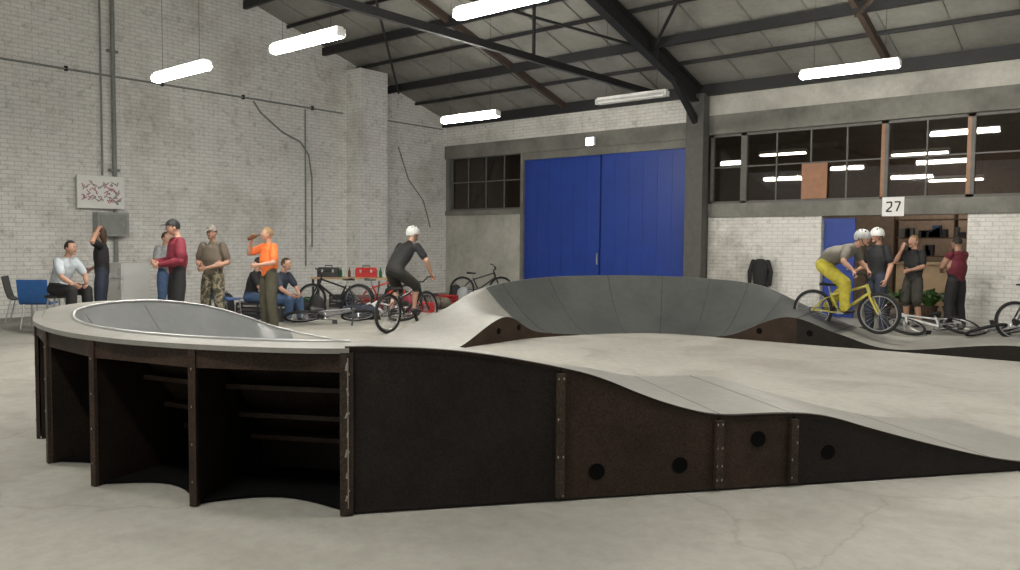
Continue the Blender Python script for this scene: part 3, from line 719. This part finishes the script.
KHK = col('khaki_shorts', (.05, .047, .038)); GOL = col('grey_olive_shirt', (.15, .14, .115)); DOL = col('dark_shorts', (.025, .024, .02))
m, nt, bs = nodes('camouflage_cloth'); tc = N(nt, 'ShaderNodeTexCoord'); nn_ = N(nt, 'ShaderNodeTexNoise', Scale=11, Detail=2); nt.links.new(tc.outputs['Object'], nn_.inputs['Vector'])
rr_ = ramp(nt, nn_.outputs['Fac'], [(0, (.04, .04, .025)), (.45, (.12, .11, .07)), (.52, (.24, .2, .14)), (.6, (.06, .055, .035))]); rr_.color_ramp.interpolation = 'CONSTANT'; nt.links.new(rr_.outputs[0], bs.inputs['Base Color']); bs.inputs['Roughness'].default_value = .8; CAMO = m
HELW = mat('white_helmet', (.62, .62, .6), .3, 0, .03); HELG = mat('grey_helmet', (.4, .41, .41), .3, 0, .03)
def seated(sh, lean=.0, **k):
    P = dict(pel=(0, 0, sh+.1), wai=(0, .03+lean*.2, sh+.24), che=(0, .05+lean*.7, sh+.43), nek=(0, .07+lean*1.1, sh+.6), hed=(0, .12+lean*1.3, sh+.765), shR=(.185, .06+lean*1.05, sh+.55), shL=(-.185, .06+lean*1.05, sh+.55),
             elR=(.25, .22+lean*.9, sh+.3), elL=(-.25, .22+lean*.9, sh+.3), wrR=(.14, .44, sh+.19), wrL=(-.14, .44, sh+.19),
             hiR=(.09, .0, sh+.09), hiL=(-.09, 0, sh+.09), knR=(.16, .43, sh+.08), knL=(-.16, .43, sh+.08), anR=(.15, .40, max(.085, sh-.37)), anL=(-.15, .46, max(.085, sh-.37)), toR=(.17, .58, max(.03, sh-.43)), toL=(-.17, .64, max(.03, sh-.43)))
    P.update(k); return P
man = 'standing_man'
# left group
person('seated_man', -7.42, 13.1, -15, seated(.64, .12), top=WHT, pants=BLK, shoe=SHO, hair=HD)
person('woman_with_long_hair', -7.3, 14.3, 200, dict(elL=(-.42, .1, 1.5), wrL=(-.17, .02, 1.72), wrR=(.16, .2, 1.0)), h=1.80, top=BLK, pants=DKB, shoe=SHO, hair=HB_, long=True, handdir={'L': ((.8, -.1, .5), (.3, 0, -1))})
person(man, -6.72, 15.6, -20, dict(wrR=(.15, .25, 1.1), elR=(.26, .02, 1.13)), h=1.72, top=GRY, sleeve='long', pants=BLJ, shoe=SHO, hair=HB_)
person(man, -5.45, 13.1, 215, dict(elR=(.29, .02, 1.14), wrR=(.14, .27, 1.12), elL=(-.29, .02, 1.14), wrL=(-.12, .27, 1.08), hed=(0, .06, 1.64)), h=1.90, top=RED, sleeve='long', pants=BLK, shoe=SHO, hair=HD, hat='cap', hatm=BLK, bag=1.3)
person(man, -5.2, 14.0, 255, dict(elR=(.3, .0, 1.14), wrR=(.08, .24, 1.08), elL=(-.3, 0, 1.14), wrL=(-.05, .27, 1.05)), h=1.82, top=BRN, pants=CAMO, shoe=SHO, skin=SK2, hair=HB_, hat='cap', hatm=col('grey_cap', (.2, .18, .16)), bag=1.25)
person(man, -4.25, 14.1, 222, dict(elR=(.28, .25, 1.3), wrR=(.13, .26, 1.53), elL=(-.3, .05, 1.16), wrL=(-.18, .28, 1.12)), h=1.80, top=ORG, pants=OLV, shoe=SHO, skin=SK, hair=HG, bag=1.25, handdir={'R': ((-.2, -.2, .9), (-1, 0, 0))}, hf=(.35, 1, .1))
person('seated_man', -5.15, 15.8, 0, seated(.34, .06), top=BLK, pants=BLJ, shoe=SHO, hair=HD)
person('seated_man', -4.55, 15.5, -20, seated(.34, .1), top=DKB, pants=BLJ, shoe=SHW, hair=HB_)
def bottle(x, y, z, tilt, face, name='beer_bottle', m=None):
    b = MB(); g = m or mat('brown_glass', (.12, .05, .02), .15)
    b.loft([((0, 0, zz_), (r_, 0, 0), (0, r_, 0)) for zz_, r_ in ((0, .028), (.005, .032), (.13, .032), (.17, .015), (.22, .013), (.225, .014))], g, 12)
    o = b.obj(name); place(o, x, y, z, face, Matrix.Rotation(tilt, 4, 'X')); return o
bottle(-4.57, 13.92, 1.58, math.radians(70), 205)
# riders
RID = dict(pel=(0, -.34, 1.08), wai=(0, -.25, 1.20), che=(0, -.06, 1.38), nek=(0, .08, 1.53), hed=(0, .17, 1.69), shR=(.19, .05, 1.48), shL=(-.19, .05, 1.48),
           elR=(.37, .08, 1.23), elL=(-.37, .08, 1.23), wrR=(.34, .24, 1.0), wrL=(-.34, .24, 1.0), hiR=(.09, -.33, 1.04), hiL=(-.09, -.33, 1.04),
           knR=(.15, .06, .80), knL=(-.16, -.04, .72), anR=(.12, .05, .40), anL=(-.12, -.30, .40), toR=(.13, .2, .35), toL=(-.13, -.14, .35))
HDn = {'R': ((0, .55, -.6), (0, -.5, -.6)), 'L': ((0, .55, -.6), (0, -.5, -.6))}
place_r = (-1.80, 13.95, 58)
bicycle(*place_r[:2], 0, place_r[2], R=.34)
person('cyclist', *place_r[:2], place_r[2], RID, absolute=True, top=BLK, pants=DOL, shorts=True, shoe=SHO, hair=HD, hat='helmet', hatm=HELW, handdir=HDn, curl=1.2, hf=(.35, 1, 0), bag=1.15)
yr = (5.38, 12.85, -42)
bicycle(*yr[:2], .17, yr[2], col=('frame_yellow', (.5, .44, .08)), turn=0)
person('cyclist', *yr[:2], yr[2], {**RID, 'hed': (0, .26, 1.50), 'nek': (0, .15, 1.38), 'che': (0, -.02, 1.27), 'shR': (.19, .1, 1.35), 'shL': (-.19, .1, 1.35), 'elR': (.38, .1, 1.14), 'elL': (-.38, .1, 1.14)}, z0=.17, absolute=True, top=GOL, pants=YEL, shoe=SHO, hair=HD, hat='helmet', hatm=HELG, handdir=HDn, curl=1.2, bag=1.3)
person('cyclist', 6.70, 14.6, 200, dict(wrR=(.2, .25, 1.05)), h=1.88, top=BLK, pants=DKB, shoe=SHO, hair=HD, hat='helmet', hatm=HELW)
person(man, 7.82, 15.5, 200, dict(elR=(.26, .2, 1.25), wrR=(.1, .2, 1.5), elL=(-.26, .05, 1.16), wrL=(-.17, .27, 1.1)), h=1.78, top=BLK, pants=KHK, shorts=True, shoe=SHO, hair=HG, bag=1.25, handdir={'R': ((-.2, -.1, .9), (0, -1, 0))})
person(man, 8.32, 14.9, 110, dict(elR=(.26, .1, 1.18), wrR=(.1, .27, 1.12), elL=(-.26, .1, 1.18), wrL=(-.1, .27, 1.12)), h=1.76, top=MAR, sleeve='none', pants=BLK, shoe=SHO, skin=SK2, hair=HD, bag=1.3)
# other bikes
bicycle(-3.5, 15.3, 0, 20, True, ('frame_grey', (.2, .2, .22)))
bicycle(-2.65, 15.6, 0, 160, True, ('frame_white', (.6, .6, .6)))
bicycle(-2.75, 17.2, 0, 15, False, ('frame_red', (.4, .03, .02)), turn=6)
bicycle(-3.7, 16.9, 0, 170, False, ('frame_black', (.02, .02, .02)), turn=6)
bicycle(-.78, 21.3, 0, 10, False, ('frame_black', (.02, .02, .02)), turn=5)
bicycle(7.55, 13.8, 0, 187, True, ('frame_white', (.6, .6, .6)))
bicycle(8.95, 13.2, 0, 175, False, ('frame_black', (.02, .02, .02)), turn=5)
bicycle(8.4, 14.0, 0, 25, True, ('frame_white', (.6, .6, .6)))
# ------------------------------------------------------------------ furniture / clutter
def stool(x, y, h_):
    b = MB(); m = mat('black_stool', (.03, .03, .03), .5)
    b.loft([((0, 0, h_-.05), (.17, 0, 0), (0, .17, 0)), ((0, 0, h_-.045), (.18, 0, 0), (0, .18, 0)), ((0, 0, h_-.01), (.18, 0, 0), (0, .18, 0)), ((0, 0, h_), (.165, 0, 0), (0, .165, 0))], m, 20)
    for a in range(4):
        c, s_ = math.cos(a*math.pi/2+.78), math.sin(a*math.pi/2+.78); b.tube([(c*.12, s_*.12, h_-.04), (c*.2, s_*.2, 0.005)], .014, M_metal)
    b.torus((0, 0, .22), (0, 0, 1), .17, .009, M_metal, 24, 6); o = b.obj('stool', smooth='auto'); place(o, x, y); return o
stool(-7.44, 13.1, .64)
def crate(x, y, m, face=80, h_=.3, name='plastic_crate'):
    b = MB(); w, d = .22, .17
    b.box(-w, w, -d, d, 0, .02, m)
    for z in (.02, .1, .18, h_-.05):
        for s_ in (-1, 1):
            b.box(-w, w, *sorted((s_*d, s_*(d-.015))), z, z+.05, m); b.box(*sorted((s_*w, s_*(w-.015))), -d, d, z, z+.05, m)
    for sx in (-1, 1):
        for sy in (-1, 1): b.box(*sorted((sx*w, sx*(w-.03))), *sorted((sy*d, sy*(d-.03))), 0, h_, m)
    b.box(-w, w, -d, d, h_-.02, h_-.005, m)
    o = b.obj(name); place(o, x, y, 0, face); return o
GRP = mat('dark_grey_plastic', (.06, .06, .065), .5)
crate(-5.15, 15.8, GRP, 90, .34); crate(-4.55, 15.5, GRP, 75, .34)
def chair(x, y, face, m):
    b = MB()
    prof = [(.24, .44), (.2, .455), (.05, .44), (-.12, .435), (-.19, .47), (-.23, .6), (-.26, .75), (-.28, .86)]
    for (ya, za), (yb, zb_) in zip(prof[:-1], prof[1:]):
        b.hexa([(-.24, ya, za-.012), (.24, ya, za-.012), (.24, yb, zb_-.012), (-.24, yb, zb_-.012), (-.24, ya, za+.006), (.24, ya, za+.006), (.24, yb, zb_+.006), (-.24, yb, zb_+.006)], m) if abs(yb-ya) > .045 else b.hexa([(-.24, ya-.008, za), (.24, ya-.008, za), (.24, ya+.01, za), (-.24, ya+.01, za), (-.24, yb-.008, zb_), (.24, yb-.008, zb_), (.24, yb+.01, zb_), (-.24, yb+.01, zb_)], m)
    for sx in (-1, 1):
        b.tube([(sx*.2, .22, 0.01), (sx*.18, .18, .43), (sx*.18, -.15, .43), (sx*.2, -.25, 0.01)], .012, M_metal)
    o = b.obj('chair', smooth='auto'); place(o, x, y, 0, face); return o
chair(-8.15, 13.8, 100, mat('blue_chair_plastic', (.03, .13, .38), .4)); chair(-5.42, 15.2, 60, mat('blue_chair_plastic', (.03, .12, .36), .4))
chair(-9.1, 14.9, 20, mat('black_chair_plastic', (.03, .03, .032), .5))
# white fridge
b = MB(); M_fr = mat('white_enamel', (.66, .66, .64), .3, 0, .02)
b.box(-.28, .28, -.26, .28, .03, 1.08, M_fr); b.box(-.28, .28, -.3, -.265, .05, .75, M_fr); b.box(-.28, .28, -.3, -.265, .765, 1.07, M_fr)
for z in (.55, .82): b.box(.2, .225, -.33, -.3, z, z+.15, M_metal)
for sx in (-.24, .2): b.box(sx, sx+.04, -.2, .2, 0, .03, M_steel)
place(b.obj('refrigerator'), -7.85, 16.5, 0, 50)
# table with tool boxes
b = MB(); b.box(-.9, .9, -.3, .3, .70, .74, M_ply)
for sx in (-1, 1):
    for sy in (-1, 1): b.box(sx*.85-.025, sx*.85+.025, sy*.25-.025, sy*.25+.025, 0, .70, M_steel)
    b.box(sx*.85-.015, sx*.85+.015, -.25, .25, .2, .24, M_steel)
place(b.obj('work_table'), -3.6, 18.3, 0, 90)
REDP = mat('red_plastic', (.38, .015, .015), .4); BKP = mat('black_plastic', (.03, .03, .03), .5)
def toolbox(x, y, z, m, face=80, w=.24):
    b = MB(); b.box(-w, w, -.12, .12, 0, .15, m); b.hexa([(-w, -.125, .155), (w, -.125, .155), (w, .125, .155), (-w, .125, .155), (-w+.02, -.08, .22), (w-.02, -.08, .22), (w-.02, .08, .22), (-w+.02, .08, .22)], m)
    b.tube([(-.08, 0, .21), (-.08, 0, .26), (.08, 0, .26), (.08, 0, .21)], .012, M_steel)
    for sx in (-.12, .12): b.box(sx-.02, sx+.02, -.135, -.12, .11, .18, M_metal)
    place(b.obj('toolbox'), x, y, z, face)
toolbox(-4.15, 18.3, .74, BKP, 90); toolbox(-3.3, 18.35, .74, REDP, 95); toolbox(-3.2, 16.4, 0, REDP, 100); toolbox(-1.9, 17.8, 0, REDP, 60)
M_gg = mat('green_glass', (.02, .1, .03), .15); M_cl = mat('pale_bottle', (.5, .52, .5), .3)
for i, (bx, mm_) in enumerate(((-3.85, M_gg), (-3.75, M_cl), (-3.68, None), (-2.95, M_gg), (-2.87, M_cl), (-2.8, REDP))): bottle(bx, 18.2+.05*(i % 3), .74, 0, 90, 'bottle', mm_)
crate(-3.1, 17.9, mat('red_crate', (.35, .02, .02), .5)); crate(-2.0, 19.3, M_steel); crate(-4.0, 18.9, GRP, 70)
crate(-4.6, 17.6, mat('green_crate', (.05, .2, .1), .5)); crate(-2.5, 18.8, mat('white_crate', (.5, .5, .48), .5), 100); crate(-1.5, 19.0, mat('red_crate', (.35, .02, .02), .5), 60)
# backpacks
def backpack(x, y, m, face=270):
    b = MB(); b.loft([((0, 0, z), (a_, 0, 0), (0, c_, 0)) for z, a_, c_ in ((0, .14, .09), (.03, .17, .12), (.25, .17, .13), (.4, .13, .1), (.46, .06, .05))], m, 14)
    b.ellip((0, .11, .16), (.11, 0, 0), (0, .06, 0), (0, 0, .11), m, 12, 8)
    b.tube([(-.03, -.02, .45), (0, -.02, .5), (.03, -.02, .45)], .01, m)
    for sx in (-1, 1): b.tube([(sx*.08, -.1, .4), (sx*.1, -.16, .25), (sx*.1, -.12, .05)], .015, m)
    place(b.obj('backpack', smooth='auto'), x, y, 0, face)
backpack(-3.9, 16.1, BLK); backpack(-2.1, 16.7, RED); backpack(-1.4, 20.6, BLK); backpack(-5.9, 16.6, BLK)
backpack(-3.6, 17.6, DKB, 250); backpack(-2.35, 17.9, BLK, 290); backpack(-1.15, 19.6, GRY, 260); backpack(-2.9, 19.4, BLK)
def duffel(x, y, m, face):
    b = MB(); b.tube([(-.28, 0, .14), (-.1, 0, .15), (.1, 0, .15), (.28, 0, .14)], [.13, .145, .145, .13], m, 14, True)
    for sx in (-.12, .12): b.torus((sx, 0, .145), (1, 0, 0), .147, .012, M_saddle, 20, 5)
    b.tube([(-.12, 0, .28), (-.06, 0, .36), (.06, 0, .36), (.12, 0, .28)], .012, M_saddle)
    place(b.obj('duffel_bag', smooth='auto'), x, y, 0, face)
duffel(-4.3, 17.0, BLK, 80); duffel(-1.75, 18.5, BRN, 110); duffel(-3.0, 16.0, DKB, 70)
# black jacket hanging on wall
b = MB(); xx = T(10.17); yy = Y1-.12
b.loft([((xx, yy, 1.24), (.07, 0, 0), (0, .05, 0)), ((xx, yy, 1.18), (.2, 0, 0), (0, .08, 0)), ((xx, yy, 1.0), (.2, 0, 0), (0, .1, 0)), ((xx, yy, .7), (.16, 0, 0), (0, .1, 0)), ((xx+.02, yy, .5), (.17, 0, 0), (0, .09, 0))], BLK, 16)
for sx in (-1, 1): b.tube([(xx+sx*.17, yy, 1.17), (xx+sx*.25, yy, .95), (xx+sx*.24, yy-.02, .66)], [.06, .05, .04], BLK, 10, True)
b.tube([(xx, Y1-.01, 1.3), (xx, yy, 1.3), (xx, yy, 1.23)], .01, M_metal); b.obj('hanging_jacket', smooth='auto')
# ------------------------------------------------------------------ world + camera
w = bpy.data.worlds.new('w'); bpy.context.scene.world = w; w.use_nodes = True
w.node_tree.nodes['Background'].inputs[0].default_value = (1, .99, .95, 1); w.node_tree.nodes['Background'].inputs[1].default_value = .38
cam = bpy.data.cameras.new('camera'); co = bpy.data.objects.new('camera', cam); bpy.context.collection.objects.link(co)
cam.lens = 800*36/1020; cam.sensor_width = 36; cam.clip_end = 200
co.matrix_world = Matrix.Translation((0, 0, 1.55)) @ Matrix.Rotation(TH, 4, 'Z') @ Matrix.Rotation(math.radians(87), 4, 'X') @ Matrix.Rotation(math.radians(.5), 4, 'Z')
bpy.context.scene.camera = co
bpy.context.scene.view_settings.view_transform = 'Standard'
bpy.context.scene.view_settings.exposure = 0
